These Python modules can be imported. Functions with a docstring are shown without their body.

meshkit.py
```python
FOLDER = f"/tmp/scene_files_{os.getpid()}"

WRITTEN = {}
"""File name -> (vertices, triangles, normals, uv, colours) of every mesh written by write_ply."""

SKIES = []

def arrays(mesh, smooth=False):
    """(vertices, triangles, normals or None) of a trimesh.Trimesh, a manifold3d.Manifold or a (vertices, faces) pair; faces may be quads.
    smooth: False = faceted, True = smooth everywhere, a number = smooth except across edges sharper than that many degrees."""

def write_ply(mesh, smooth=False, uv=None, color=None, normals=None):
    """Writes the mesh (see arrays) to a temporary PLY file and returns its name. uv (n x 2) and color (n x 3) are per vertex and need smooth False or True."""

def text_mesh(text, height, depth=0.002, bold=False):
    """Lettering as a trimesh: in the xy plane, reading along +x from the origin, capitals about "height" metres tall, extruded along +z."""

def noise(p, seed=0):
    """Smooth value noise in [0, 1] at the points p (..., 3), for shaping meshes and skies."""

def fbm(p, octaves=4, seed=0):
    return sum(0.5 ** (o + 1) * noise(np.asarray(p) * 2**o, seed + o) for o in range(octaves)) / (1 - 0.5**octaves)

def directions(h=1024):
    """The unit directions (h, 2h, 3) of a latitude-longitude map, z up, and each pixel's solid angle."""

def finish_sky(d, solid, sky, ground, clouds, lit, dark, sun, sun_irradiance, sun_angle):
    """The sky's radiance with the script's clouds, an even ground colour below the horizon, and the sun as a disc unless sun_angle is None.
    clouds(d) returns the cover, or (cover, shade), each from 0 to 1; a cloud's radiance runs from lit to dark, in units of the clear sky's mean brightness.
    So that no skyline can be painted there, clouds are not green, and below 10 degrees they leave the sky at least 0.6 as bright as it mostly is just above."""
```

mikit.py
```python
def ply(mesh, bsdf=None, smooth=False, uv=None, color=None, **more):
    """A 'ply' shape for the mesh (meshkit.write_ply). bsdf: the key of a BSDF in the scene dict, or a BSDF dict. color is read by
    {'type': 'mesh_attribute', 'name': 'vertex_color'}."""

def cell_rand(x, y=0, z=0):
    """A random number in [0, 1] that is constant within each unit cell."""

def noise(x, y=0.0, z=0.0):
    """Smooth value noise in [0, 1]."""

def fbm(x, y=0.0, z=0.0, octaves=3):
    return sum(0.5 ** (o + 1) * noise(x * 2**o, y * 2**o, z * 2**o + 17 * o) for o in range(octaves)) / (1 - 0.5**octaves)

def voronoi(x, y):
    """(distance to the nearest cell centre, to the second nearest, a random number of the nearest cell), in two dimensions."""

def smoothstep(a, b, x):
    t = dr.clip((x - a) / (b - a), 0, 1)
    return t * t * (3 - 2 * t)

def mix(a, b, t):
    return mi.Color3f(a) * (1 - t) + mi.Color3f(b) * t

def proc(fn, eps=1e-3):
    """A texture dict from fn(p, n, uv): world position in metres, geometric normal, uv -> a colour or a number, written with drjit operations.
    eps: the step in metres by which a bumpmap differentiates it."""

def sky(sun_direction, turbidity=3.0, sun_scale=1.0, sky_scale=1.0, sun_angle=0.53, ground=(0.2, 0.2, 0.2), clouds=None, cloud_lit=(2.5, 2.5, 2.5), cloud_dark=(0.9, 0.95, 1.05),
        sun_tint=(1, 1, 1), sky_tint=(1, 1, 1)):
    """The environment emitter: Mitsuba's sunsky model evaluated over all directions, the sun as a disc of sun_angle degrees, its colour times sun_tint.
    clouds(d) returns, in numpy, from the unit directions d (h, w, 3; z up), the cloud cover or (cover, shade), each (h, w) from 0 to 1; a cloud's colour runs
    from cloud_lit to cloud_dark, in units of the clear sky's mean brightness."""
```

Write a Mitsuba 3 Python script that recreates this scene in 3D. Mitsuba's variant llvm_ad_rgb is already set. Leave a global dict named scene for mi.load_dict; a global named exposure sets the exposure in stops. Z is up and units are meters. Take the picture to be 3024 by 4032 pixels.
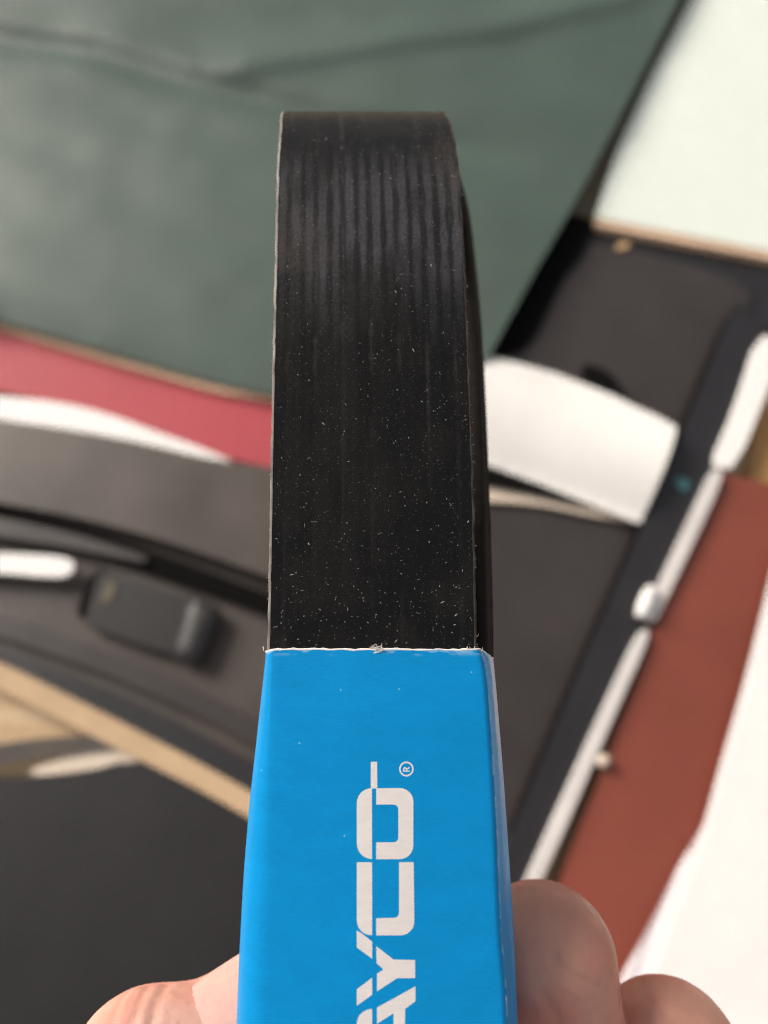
import math, random
import numpy as np, trimesh, manifold3d as m3, shapely, mitsuba as mi, drjit as dr
from shapely.geometry import Polygon, Point
from scipy.spatial import Delaunay
from scipy.interpolate import CubicSpline, PchipInterpolator
import mikit, meshkit
from mikit import noise, fbm, voronoi, cell_rand, smoothstep, mix

T = mi.ScalarTransform4f
MM = 0.001
scene, labels = {}, {}
rng = np.random.default_rng(11)

# ------------------------------------------------------------------ camera, light, exposure
TILT = math.radians(20)
EYE = np.array([0, 0, 0.400])
RIGHT, UP, AHEAD = np.array([1.0, 0, 0]), np.array([0, math.cos(TILT), math.sin(TILT)]), np.array([0, math.sin(TILT), -math.cos(TILT)])
scene['camera'] = {'type': 'thinlens', 'fov': 53.0, 'fov_axis': 'x', 'aperture_radius': 0.00100, 'focus_distance': 0.0935,
                   'near_clip': 0.01, 'far_clip': 50.0,
                   'to_world': T().look_at(origin=EYE.tolist(), target=(EYE + AHEAD).tolist(), up=UP.tolist())}
scene['sky'] = mikit.sky((-0.66, 0.50, 0.46), turbidity=3, sun_scale=0.3, sun_angle=30, sky_scale=1.0, clouds=lambda d: 1.0,
                         cloud_lit=(0.30, 0.30, 0.31), sun_tint=(0.86, 1.0, 1.36))
exposure = 4.0

# ------------------------------------------------------------------ materials
def rgb(*c): return {'type': 'rgb', 'value': list(c)}
def col(c): return mi.Color3f(*[float(x) for x in c])
def principled(name, base, rough=0.5, spec=0.5, bump=None, bump_scale=0.0002, eps=3e-4, **more):
    b = {'type': 'principled', 'base_color': base if isinstance(base, dict) else rgb(*base), 'roughness': rough, 'specular': spec, **more}
    if bump is not None:
        b = {'type': 'bumpmap', 'arbitrary': mikit.proc(bump, eps=eps), 'scale': 1.0, 'bsdf': b}
    scene[name] = {'type': 'twosided', 'bsdf': b}

def mottled(c, amount=0.25, freq=45.0):
    """an even hide colour with slow tonal drift and fine grain"""
    def fn(p, n, uv):
        a = fbm(p.x * freq, p.y * freq, p.z * freq, 3)
        g = noise(p.x * 1400, p.y * 1400, p.z * 1400)
        return col(c) * (1 + amount * (a - 0.5) * 2 + 0.10 * (g - 0.5))
    return mikit.proc(fn)
def grain(p, n, uv): return 0.00012 * fbm(p.x * 900, p.y * 900, p.z * 900, 2)
def soft_folds(p, n, uv): return 0.00016 * fbm(p.x * 300, p.y * 300, p.z * 300, 3)

principled('mat_green', mottled((0.058, 0.090, 0.074), 0.12, 18), 0.55, 0.5)
principled('mat_tan', mottled((0.46, 0.30, 0.17), 0.2, 60), 0.8, 0.2)
principled('mat_core', mottled((0.70, 0.49, 0.34), 0.15, 60), 0.85, 0.2)
principled('mat_slat', mottled((0.52, 0.37, 0.23), 0.15, 60), 0.7, 0.2)
principled('mat_red', mottled((0.41, 0.056, 0.072), 0.06, 40), 0.6, 0.4)
principled('mat_white', mottled((0.82, 0.80, 0.78), 0.04, 40), 0.55, 0.4)
principled('mat_curl', mottled((0.80, 0.775, 0.74), 0.16, 14), 0.55, 0.4)
principled('mat_rod', mottled((0.62, 0.59, 0.57), 0.10, 60), 0.5, 0.4)
principled('mat_pale', mottled((0.72, 0.77, 0.70), 0.04, 20), 0.5, 0.4)
principled('mat_cream', mottled((0.62, 0.52, 0.42), 0.2, 80), 0.7, 0.3)
principled('mat_grey', mottled((0.062, 0.049, 0.042), 0.30, 50), 0.5, 0.5, grain)
principled('mat_greydark', mottled((0.032, 0.026, 0.025), 0.30, 50), 0.5, 0.5, grain)
principled('mat_black', mottled((0.010, 0.0092, 0.010), 0.25, 60), 0.5, 0.5, grain)
principled('mat_black_and_shade', (0.004, 0.0035, 0.0035), 0.9, 0.1)  # near-black, shared by dark leather pieces and the added shadow strips
principled('mat_olive', mottled((0.13, 0.115, 0.075), 0.2, 60), 0.7, 0.3)
principled('mat_strap', mottled((0.015, 0.014, 0.017), 0.25, 60), 0.45, 0.5, grain)
principled('mat_redbrown', mottled((0.205, 0.050, 0.031), 0.35, 14), 0.5, 0.45, grain)
principled('mat_amber', mottled((0.42, 0.23, 0.085), 0.2, 40), 0.6, 0.4)
principled('mat_teal', (0.05, 0.16, 0.17), 0.4, 0.5)
principled('mat_metal', (0.7, 0.66, 0.6), 0.3, 0.5, metallic=0.9)
scene['mat_film'] = {'type': 'twosided', 'bsdf': {'type': 'principled', 'base_color': rgb(0.72, 0.68, 0.70), 'roughness': 0.25, 'specular': 0.6}}

def wood(p, n, uv):
    w = fbm(p.x * 9, p.y * 140, 0.0, 3)
    return mix((0.54, 0.40, 0.25), (0.46, 0.32, 0.18), smoothstep(0.35, 0.75, w))
principled('mat_wood', mikit.proc(wood), 0.55, 0.4)

# rubber of the belt; uv: millimetres across and along its smooth outer face
def rubber(p, n, uv):
    u, v = uv.x, uv.y
    lane = u / 3.57 + 0.5
    near = dr.abs(lane - dr.floor(lane) - 0.5)                     # 0 on a lane line
    lane2 = u / 1.785 + 0.5
    half = dr.abs(lane2 - dr.floor(lane2) - 0.5)
    streak = smoothstep(0.11, 0.0, near + 0.08 * (noise(v * 0.9, lane * 0 + dr.floor(lane)) - 0.5)) * smoothstep(0.35, 0.8, fbm(v * 0.22, dr.floor(lane) * 7.1, 0, 3))
    dust = fbm(u * 0.25, v * 0.16, 3.0, 3)
    fine = noise(u * 5.0, v * 5.0, 1.0)
    base = mix((0.0026, 0.0024, 0.0024), (0.0070, 0.0063, 0.0058), smoothstep(0.40, 0.75, dust) * (0.4 + 0.9 * fine))
    film = smoothstep(36, 52, v + 6 * (noise(u * 0.35, v * 0.2, 8.0) - 0.5)) * smoothstep(72, 60, v)   # grey sheen round the bend, painted into the rubber colour
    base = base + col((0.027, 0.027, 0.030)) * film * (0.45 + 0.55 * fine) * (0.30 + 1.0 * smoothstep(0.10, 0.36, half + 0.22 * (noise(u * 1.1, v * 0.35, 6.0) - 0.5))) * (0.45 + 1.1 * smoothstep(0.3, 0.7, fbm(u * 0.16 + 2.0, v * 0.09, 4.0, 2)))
    # dried brown smear towards the fold, on one side
    e = dr.square((u + 9.6) / 5.2) + dr.square(dr.maximum((v - 51.0) / 8.0, (51.0 - v) / 2.6))
    smear = smoothstep(1.2, 0.3, e + 1.1 * (fbm(u * 1.3, v * 1.3, 9.0, 3) - 0.5)) * (0.25 + 1.0 * fbm(u * 4, v * 4, 2.0, 2))
    base = mix(base, (0.050, 0.041, 0.037), dr.clip(smear * (0.35 + 1.2 * smoothstep(0.42, 0.62, noise(u * 6.5, v * 5.0, 3.0))), 0, 1) * 0.55)
    e2 = dr.square((u - 10.8) / 2.3) + dr.square((v - 66.0) / 8.0)
    smear2 = smoothstep(1.4, 0.2, e2 + 1.2 * (fbm(u * 1.1, v * 0.9, 5.0, 3) - 0.5)) * noise(u * 4, v * 4, 7.0)
    base = mix(base, (0.06, 0.048, 0.042), dr.clip(smear2, 0, 1) * 0.35)
    base = mix(base, (0.050, 0.048, 0.048), streak * (0.35 + 0.65 * fine) * (0.16 + 0.30 * smoothstep(15, 45, v)))  # streaks strengthened towards the bend, part of the painted sheen
    d1, _, w = voronoi(u * 2.2, v * 2.2)
    speck = dr.select((w > 0.80) & (d1 < 0.10 + 0.10 * (w - 0.8) * 5), 1.0, 0.0)
    d2, _, w2 = voronoi(u * 4.6 + 31, v * 3.2 + 5)
    speck2 = dr.select((w2 > 0.86) & (d2 < 0.2), 0.4, 0.0)
    return mix(base, (0.16, 0.15, 0.14), dr.clip(speck * 0.45 * noise(u * 0.7, v * 0.7, 4.0) + speck2 * 0.35, 0, 1))
def rubber_bump(p, n, uv):
    return 2.2e-5 * fbm(uv.x * 2.6, uv.y * 2.6, 0.0, 3) + 0.8e-5 * noise(uv.x * 9, uv.y * 1.5, 3.0)
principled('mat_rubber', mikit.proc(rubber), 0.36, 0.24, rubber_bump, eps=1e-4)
principled('mat_rubber_side', mottled((0.020, 0.017, 0.015), 0.5, 900), 0.85, 0.15)
principled('mat_fibre', mottled((0.22, 0.20, 0.185), 0.95, 380), 0.9, 0.1)
principled('mat_fray', mottled((0.060, 0.050, 0.044), 0.9, 500), 0.9, 0.1)
principled('mat_dust', (0.30, 0.29, 0.28), 0.8, 0.2)
principled('mat_lint', (0.32, 0.31, 0.30), 0.8, 0.2)

# printed card of the sleeve; uv: millimetres across the front (0 = right fold) and down from the mouth
def card(p, n, uv):
    u, v = uv.x, uv.y
    tone = fbm(u * 0.22, v * 0.5 + 0.8 * noise(u * 0.3, v * 0.2, 3.0), 0.0, 3)
    fine = noise(u * 2.0, v * 9.0, 2.0)
    base = col((0.0, 0.240, 0.565)) * (1 + 0.13 * (tone - 0.5) + 0.09 * (fine - 0.5))
    # rubbed ink along the folded right edge, chips at the mouth, loose specks
    wob = 0.5 * (fbm(v * 0.35, 4.0, 0.0, 3) - 0.5)
    rub = smoothstep(0.42, 0.05, dr.abs(u + 0.35 + wob)) * smoothstep(0.42, 0.60, fbm(v * 1.1, u * 0.8, 7.0, 3))
    chip = smoothstep(0.9, 0.15, v) * smoothstep(0.45, 0.60, fbm(u * 0.7, v * 1.5, 12.0, 3))
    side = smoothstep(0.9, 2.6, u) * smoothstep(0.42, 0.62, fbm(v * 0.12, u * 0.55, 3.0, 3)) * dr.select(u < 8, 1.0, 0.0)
    d, _, w = voronoi(u * 0.55, v * 0.55)
    dot = dr.select((w > 0.975) & (d < 0.06), 0.6, 0.0)
    c = mix(base, (0.30, 0.52, 0.72), dr.clip(0.65 * rub + 0.55 * chip + dot, 0, 1))
    c = mix(c, (0.62, 0.66, 0.74), dr.clip(0.9 * dr.square(rub) * smoothstep(0.5, 0.7, noise(v * 0.8, 9.0, 1.0)), 0, 1))
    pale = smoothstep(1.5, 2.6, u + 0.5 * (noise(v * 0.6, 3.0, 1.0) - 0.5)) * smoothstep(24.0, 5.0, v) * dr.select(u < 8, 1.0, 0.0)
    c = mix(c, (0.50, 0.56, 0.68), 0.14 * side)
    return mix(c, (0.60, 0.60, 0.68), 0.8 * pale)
def card_bump(p, n, uv):
    return 1.1e-5 * fbm(uv.x * 1.2, uv.y * 3.2, 0.0, 3) + 6e-5 * fbm(uv.x * 0.12, uv.y * 0.10, 5.0, 2)
principled('mat_card', mikit.proc(card), 0.42, 0.18, card_bump, eps=1e-4)
principled('mat_card_inside', mottled((0.5, 0.47, 0.43), 0.1, 400), 0.9, 0.2)
principled('mat_card_edge', mottled((0.70, 0.64, 0.60), 0.3, 900), 0.9, 0.2)
def print_white(p, n, uv):
    return col((0.70, 0.66, 0.64)) * (0.93 + 0.10 * fbm(p.x * 700, p.y * 2500, p.z * 700, 2))
principled('mat_print', mikit.proc(print_white), 0.45, 0.4)

def skin(p, n, uv):
    a = fbm(p.x * 110, p.y * 110, p.z * 110, 3)
    b = fbm(p.x * 420 + 9, p.y * 420, p.z * 420, 3)
    back = mix((0.60, 0.345, 0.270), (0.58, 0.255, 0.195), smoothstep(0.35, 0.70, a))
    pads = mix((0.60, 0.300, 0.225), (0.57, 0.215, 0.160), smoothstep(0.30, 0.65, a))       # the finger pads are redder than the back of the thumb
    c = mix(back, pads, smoothstep(0.0, 0.012, p.x))
    return c * (0.93 + 0.14 * b)
def skin_bump(p, n, uv):
    return 0.00018 * fbm(p.x * 900, p.y * 900, p.z * 900, 3) + 0.00003 * noise(p.x * 3200, p.y * 900, p.z * 2200)
principled('mat_skin', mikit.proc(skin), 0.46, 0.45, skin_bump, eps=2e-4)
principled('mat_nail', mottled((0.64, 0.375, 0.315), 0.08, 300), 0.28, 0.5)

# ------------------------------------------------------------------ mesh helpers
def put(key, mesh, mat, label=None, cat=None, kind=None, group=None, smooth=True, uv=None):
    scene[key] = mikit.ply(mesh, mat, smooth=smooth, uv=uv)
    d = {k: v for k, v in (('label', label), ('category', cat), ('kind', kind), ('group', group)) if v}
    if d: labels[key] = d

def chaikin(pts, n=2):
    p = np.asarray(pts, float)
    for _ in range(n):
        q = np.roll(p, -1, 0)
        p = np.stack([0.8 * p + 0.2 * q, 0.2 * p + 0.8 * q], 1).reshape(-1, 2)
    return p

def resample(p, step):
    p = np.vstack([p, p[:1]])
    s = np.r_[0, np.cumsum(np.linalg.norm(np.diff(p, axis=0), axis=1))]
    n = max(8, int(s[-1] / step))
    t = np.linspace(0, s[-1], n, endpoint=False)
    return np.stack([np.interp(t, s, p[:, k]) for k in (0, 1)], 1)

def sheet(outline, zfn, thick, res=6.0, soft=2, edge=0.35):
    """A limp sheet (millimetres): its outline, the height of its upper face zfn(xy), its thickness, upper edge rounded over."""
    ring = resample(chaikin(outline, soft) if soft else np.asarray(outline, float), res * 0.7)
    poly = Polygon(ring)
    if not poly.exterior.is_ccw: ring = ring[::-1]; poly = Polygon(ring)
    inner = poly.buffer(-edge * thick)
    if inner.geom_type != 'Polygon': inner = max(inner.geoms, key=lambda g: g.area)
    x0, y0, x1, y1 = poly.bounds
    g = np.stack(np.meshgrid(np.arange(x0, x1, res), np.arange(y0, y1, res)), -1).reshape(-1, 2)
    g = g + rng.uniform(-0.2, 0.2, g.shape) * res
    g = g[shapely.contains_xy(poly.buffer(-res * 0.45), g[:, 0], g[:, 1])]
    nr = len(ring)
    pts = np.vstack([ring, g])
    tri = Delaunay(pts).simplices
    c = pts[tri].mean(1)
    tri = tri[shapely.contains_xy(poly, c[:, 0], c[:, 1])]
    a, b, cc = pts[tri[:, 0]], pts[tri[:, 1]], pts[tri[:, 2]]
    area = (b[:, 0] - a[:, 0]) * (cc[:, 1] - a[:, 1]) - (b[:, 1] - a[:, 1]) * (cc[:, 0] - a[:, 0])
    tri = np.where((area < 0)[:, None], tri[:, ::-1], tri)[np.abs(area) > 1e-6]
    z = zfn(pts)
    top = np.column_stack([pts, z])
    bot = np.column_stack([pts, z - thick])
    n = len(pts)
    i = np.arange(nr); j = (i + 1) % nr
    # wall, slightly bulged, with its own vertices
    nrm = np.roll(ring, -1, 0) - np.roll(ring, 1, 0)
    nrm = np.stack([nrm[:, 1], -nrm[:, 0]], 1); nrm /= np.linalg.norm(nrm, axis=1, keepdims=True) + 1e-9
    rows = [np.column_stack([ring + nrm * o * thick, z[:nr] - thick * h]) for h, o in ((0, 0), (0.12, 0.06), (0.88, 0.06), (1, 0))]
    wall = np.vstack(rows)
    wf = np.vstack([np.stack([r * nr + i, (r + 1) * nr + i, (r + 1) * nr + j, r * nr + j], 1) for r in range(3)])
    wf = np.vstack([wf[:, [0, 1, 2]], wf[:, [0, 2, 3]]])
    v = np.vstack([top, bot, wall]) * MM
    f = np.vstack([tri, tri[:, ::-1] + n, wf + 2 * n])
    return (v, f)

def waves(z0, amp=1.0, scale=60.0, seed=0, extra=None):
    def fn(p):
        q = np.column_stack([p / scale, np.full(len(p), seed * 3.7)])
        z = z0 + amp * 2 * (meshkit.fbm(q, 3, seed) - 0.5)
        return z + (extra(p) if extra else 0)
    return fn

def seg_dist(p, pts):
    """signed offset from, and distance along, a polyline (0..1), for folds"""
    pts = np.asarray(pts, float); best = np.full(len(p), 1e9); sign = np.zeros(len(p)); along = np.zeros(len(p))
    L = np.r_[0, np.cumsum(np.linalg.norm(np.diff(pts, axis=0), axis=1))]
    for k in range(len(pts) - 1):
        a, b = pts[k], pts[k + 1]; d = b - a
        t = np.clip(((p - a) @ d) / (d @ d), 0, 1)
        q = a + t[:, None] * d; r = p - q; dist = np.linalg.norm(r, axis=1)
        s = np.sign(d[0] * r[:, 1] - d[1] * r[:, 0])
        m = dist < best
        best[m], sign[m], along[m] = dist[m], s[m], ((L[k] + t * (L[k + 1] - L[k])) / L[-1])[m]
    return best * sign, along

OUTLINE = {
    'green': [[-388.1,696.4],[298.6,696.4],[205.7,519.8],[154.2,414.0],[116.3,339.1],[88.3,287.7],[61.0,235.5],[39.8,194.2],[-7.6,199.9],[-62.2,210.7],[-107.3,222.5],[-153.6,237.0],[-189.8,248.7],[-223.6,258.7],[-295.2,277.9]],
    'tan_board': [[-389.9,682.8],[238.4,655.4],[181.6,530.6],[129.4,422.6],[96.5,346.2],[40.7,241.9],[26.3,199.7],[-63.2,209.7],[-92.6,214.5],[-108.9,219.3],[-155.8,233.9],[-192.5,245.7],[-227.0,257.1],[-299.9,277.1]],
    'red': [[-305.1,295.2],[-118.5,262.2],[48.1,215.6],[42.9,144.6],[-61.5,169.0],[-100.7,178.3],[-130.3,189.1],[-157.7,200.2],[-185.2,208.4],[-204.5,213.2],[-221.2,217.7],[-290.8,230.8]],
    'white_strip': [[-286.3,218.4],[-218.8,211.9],[-192.1,209.2],[-170.5,205.1],[-148.6,198.1],[-126.9,189.4],[-102.8,180.3],[-80.3,169.9],[-86.5,167.4],[-109.9,173.5],[-136.2,179.7],[-162.6,184.8],[-189.3,190.5],[-216.1,195.7],[-283.3,205.1]],
    'grey_left': [[-280.9,210.6],[-213.1,194.7],[-173.7,188.7],[-134.5,180.9],[-98.2,171.4],[-57.6,165.4],[30.0,154.6],[30.5,81.6],[-16.4,91.1],[-59.5,104.5],[-84.0,113.7],[-128.8,128.4],[-166.7,138.2],[-204.7,145.3],[-268.7,155.9]],
    'strap_a': [[-272.7,154.7],[-207.4,141.8],[-155.9,130.7],[-104.9,114.0],[-55.2,95.2],[16.6,71.1],[14.1,61.8],[-57.1,85.5],[-103.9,102.2],[-154.4,119.1],[-205.0,128.1],[-269.7,141.2]],
    'grey_mid': [[-283.1,187.7],[-215.1,173.4],[-135.8,159.4],[-52.6,132.4],[29.6,106.5],[23.8,-38.2],[-6.5,-20.3],[-51.2,-1.8],[-93.4,21.8],[-146.8,46.4],[-196.4,63.8],[-260.1,84.1]],
    'strap_b': [[-261.8,102.9],[-198.3,85.7],[-148.5,70.1],[-99.6,51.6],[-52.1,28.1],[-6.6,4.5],[-8.7,-5.9],[-53.9,17.2],[-98.6,39.1],[-146.9,58.5],[-196.4,74.9],[-259.4,91.8]],
    'strap_c': [[-258.7,85.9],[-195.9,69.1],[-146.4,51.7],[-98.0,30.4],[-51.3,7.7],[-6.5,-16.1],[-10.7,-30.1],[-52.6,-11.0],[-96.6,14.1],[-137.4,34.8],[-193.7,56.3],[-256.5,76.3]],
    'stick': [[-250.7,118.4],[-201.9,117.9],[-182.3,117.1],[-168.7,115.9],[-163.4,113.9],[-161.7,110.8],[-162.7,107.3],[-166.0,105.1],[-175.6,105.1],[-200.1,107.3],[-249.0,110.6]],
    'pouch': [[-149.1,108.3],[-127.6,102.0],[-89.4,90.7],[-94.1,62.0],[-124.2,70.4],[-153.3,81.3]],
    'wood_strip': [[-258.0,85.7],[-206.8,66.6],[-179.1,55.0],[-137.1,35.8],[-113.1,24.4],[-87.2,11.9],[-50.5,-6.9],[-6.4,-28.1],[-6.3,-42.7],[-52.1,-18.1],[-68.0,-9.0],[-86.3,0.3],[-111.8,11.9],[-129.6,20.0],[-154.8,31.4],[-176.9,41.4],[-207.0,55.0],[-255.6,74.9]],
    'curl_grey': [[-241.9,13.0],[-209.3,18.3],[-187.5,22.4],[-169.7,24.6],[-151.8,25.9],[-133.8,26.8],[-113.0,23.7],[-112.1,15.1],[-128.1,20.7],[-146.3,19.0],[-163.9,16.0],[-185.7,12.1],[-239.8,3.5]],
    'curl_cream': [[-172.8,10.0],[-155.8,16.5],[-136.1,22.1],[-113.6,23.8],[-108.2,15.2],[-121.6,14.3],[-141.4,10.5],[-161.3,7.9],[-171.1,7.9]],
    'black': [[-250.9,-1.8],[-207.9,5.6],[-185.7,6.2],[-163.5,7.5],[-143.6,9.6],[-128.4,14.1],[-117.3,15.6],[-100.8,8.3],[-82.2,-0.5],[-63.9,-9.4],[-28.1,-27.2],[32.0,-49.6],[30.4,-215.7],[-201.3,-215.7]],
    'pale_board': [[221.3,528.0],[317.4,721.4],[492.7,676.2],[365.4,273.4],[234.6,307.9],[182.3,320.4],[130.8,333.1],[133.0,338.4],[153.9,388.5],[184.9,455.7]],
    'charcoal': [[104.2,360.8],[145.1,353.4],[253.6,331.6],[361.0,296.8],[333.6,244.4],[226.4,257.1],[188.6,283.3],[109.2,310.5]],
    'grey_right': [[109.9,325.7],[135.5,321.4],[177.1,308.9],[220.0,291.2],[222.1,278.5],[196.8,230.8],[150.2,136.7],[108.1,62.1],[70.5,-10.0],[49.4,-37.9],[10.8,-37.9],[17.0,93.3],[44.9,200.7],[73.9,249.5]],
    'pink_strip': [[25.6,165.6],[58.4,157.4],[80.9,153.1],[103.1,147.9],[125.3,143.9],[141.1,139.1],[138.9,135.4],[117.3,138.6],[92.8,144.4],[78.0,147.1],[55.4,148.5],[25.3,149.3]],
    'white_arch': [[26.7,242.8],[62.3,235.8],[97.2,225.2],[129.8,210.4],[151.5,197.4],[161.2,189.1],[153.4,171.6],[144.4,152.6],[136.0,134.0],[113.1,143.9],[84.5,156.7],[55.3,168.6],[25.4,178.5]],
    'strap_right': [[211.1,272.0],[222.9,257.6],[218.0,248.1],[194.0,197.2],[179.2,166.3],[146.8,108.8],[106.1,36.3],[67.7,-33.4],[46.8,-72.3],[34.8,-68.7],[57.9,-19.8],[77.8,19.1],[107.7,77.3],[140.7,139.4],[174.6,205.9],[200.7,257.6]],
    'rod_top': [[217.3,249.3],[232.7,245.3],[224.4,228.5],[190.7,164.9],[177.1,165.9],[196.5,201.9]],
    'rod': [[177.7,164.4],[183.5,162.8],[174.4,144.9],[140.8,88.0],[135.8,80.2],[131.1,81.8],[135.1,89.7],[167.4,146.2]],
    'rod_low': [[128.7,77.1],[134.1,75.7],[111.0,35.0],[83.7,-14.7],[58.3,-59.2],[52.9,-57.7],[77.9,-12.7],[106.4,38.2]],
    'clip': [[134.2,98.5],[136.8,98.8],[137.8,96.1],[136.3,90.9],[132.0,83.8],[129.2,82.4],[127.3,83.6],[127.4,86.6],[130.6,93.7]],
    'rivet': [[100.9,14.7],[102.9,16.8],[105.9,16.8],[107.5,14.7],[106.3,12.0],[103.6,10.9],[101.3,12.2]],
    'redbrown': [[180.8,163.9],[194.0,161.8],[209.6,157.1],[265.9,145.1],[212.6,2.4],[151.2,-108.5],[110.1,-124.8],[62.9,-108.5],[69.9,-65.3],[81.6,-33.5],[106.5,14.9],[139.1,82.2],[164.7,132.0]],
    'white_sheet': [[207.2,127.0],[266.4,166.4],[357.9,139.9],[235.5,-208.1],[55.1,-208.1],[96.1,-109.8],[113.4,-77.2],[124.3,-56.9],[135.1,-36.7],[146.2,-15.6],[159.5,15.0],[174.4,47.1],[194.9,96.2]],
    'film': [[151.2,-9.8],[159.8,-9.8],[148.3,-37.0],[134.8,-59.2],[121.5,-83.9],[97.6,-83.9],[105.2,-72.7],[111.9,-63.7],[119.5,-53.0],[128.5,-39.8],[138.4,-25.5],[145.9,-16.7]],
    'scrap': [[143.2,317.6],[147.0,321.1],[151.1,321.8],[153.2,319.3],[149.4,316.2],[144.9,314.8]],
    'teal': [[156.7,158.8],[160.9,160.4],[163.7,158.8],[165.2,155.0],[162.8,152.3],[158.5,153.9]],
    'loop': [[112.3,231.5],[124.0,229.4],[132.4,221.9],[136.2,210.7],[134.0,199.9],[126.1,203.7],[119.3,213.6]],
    'amber': [[217.0,214.2],[240.1,223.3],[363.5,202.3],[343.8,132.4],[221.8,151.2],[200.9,160.8],[206.4,179.1]],
    'fold_a': [[-346.0,509.4],[-261.7,485.2],[-196.9,472.3],[-132.1,447.1],[-82.0,430.8],[-32.9,412.9],[12.1,399.3],[50.4,389.7],[99.6,373.8]],
    'fold_b': [[-120.0,449.2],[-71.1,457.5],[-27.9,465.1],[22.1,476.6],[92.0,490.9],[164.0,513.0],[219.9,546.0]],
    'pale_board_face': [[216.8,527.9],[313.6,724.6],[492.5,679.3],[365.9,279.0],[235.6,312.6],[183.5,325.2],[131.7,337.9],[150.0,389.1],[180.3,455.3]],
    'pouch_band': [[-99.6,94.5],[-87.4,90.6],[-84.4,88.2],[-83.6,84.3],[-90.5,64.1],[-93.0,60.4],[-97.1,60.4],[-106.2,63.6]],
    'pouch_clip': [[-144.0,103.6],[-139.0,102.1],[-140.8,92.8],[-146.3,90.8]],
    'olive': [[111.0,374.9],[160.4,476.2],[212.4,582.8],[250.1,582.8],[177.4,429.9],[141.0,345.2],[131.5,337.9],[108.5,341.5]],
    'felt_gap': [[115.3,344.3],[133.5,336.1],[123.3,312.5],[108.4,293.7],[87.0,246.6],[67.6,238.8],[45.7,229.6],[75.1,277.1]],
    'felt_arch': [[25.9,186.7],[56.2,174.0],[93.4,160.3],[124.8,146.8],[128.1,142.8],[114.5,143.9],[99.8,146.5],[80.2,151.9],[55.4,156.7],[25.4,165.7]],
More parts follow.
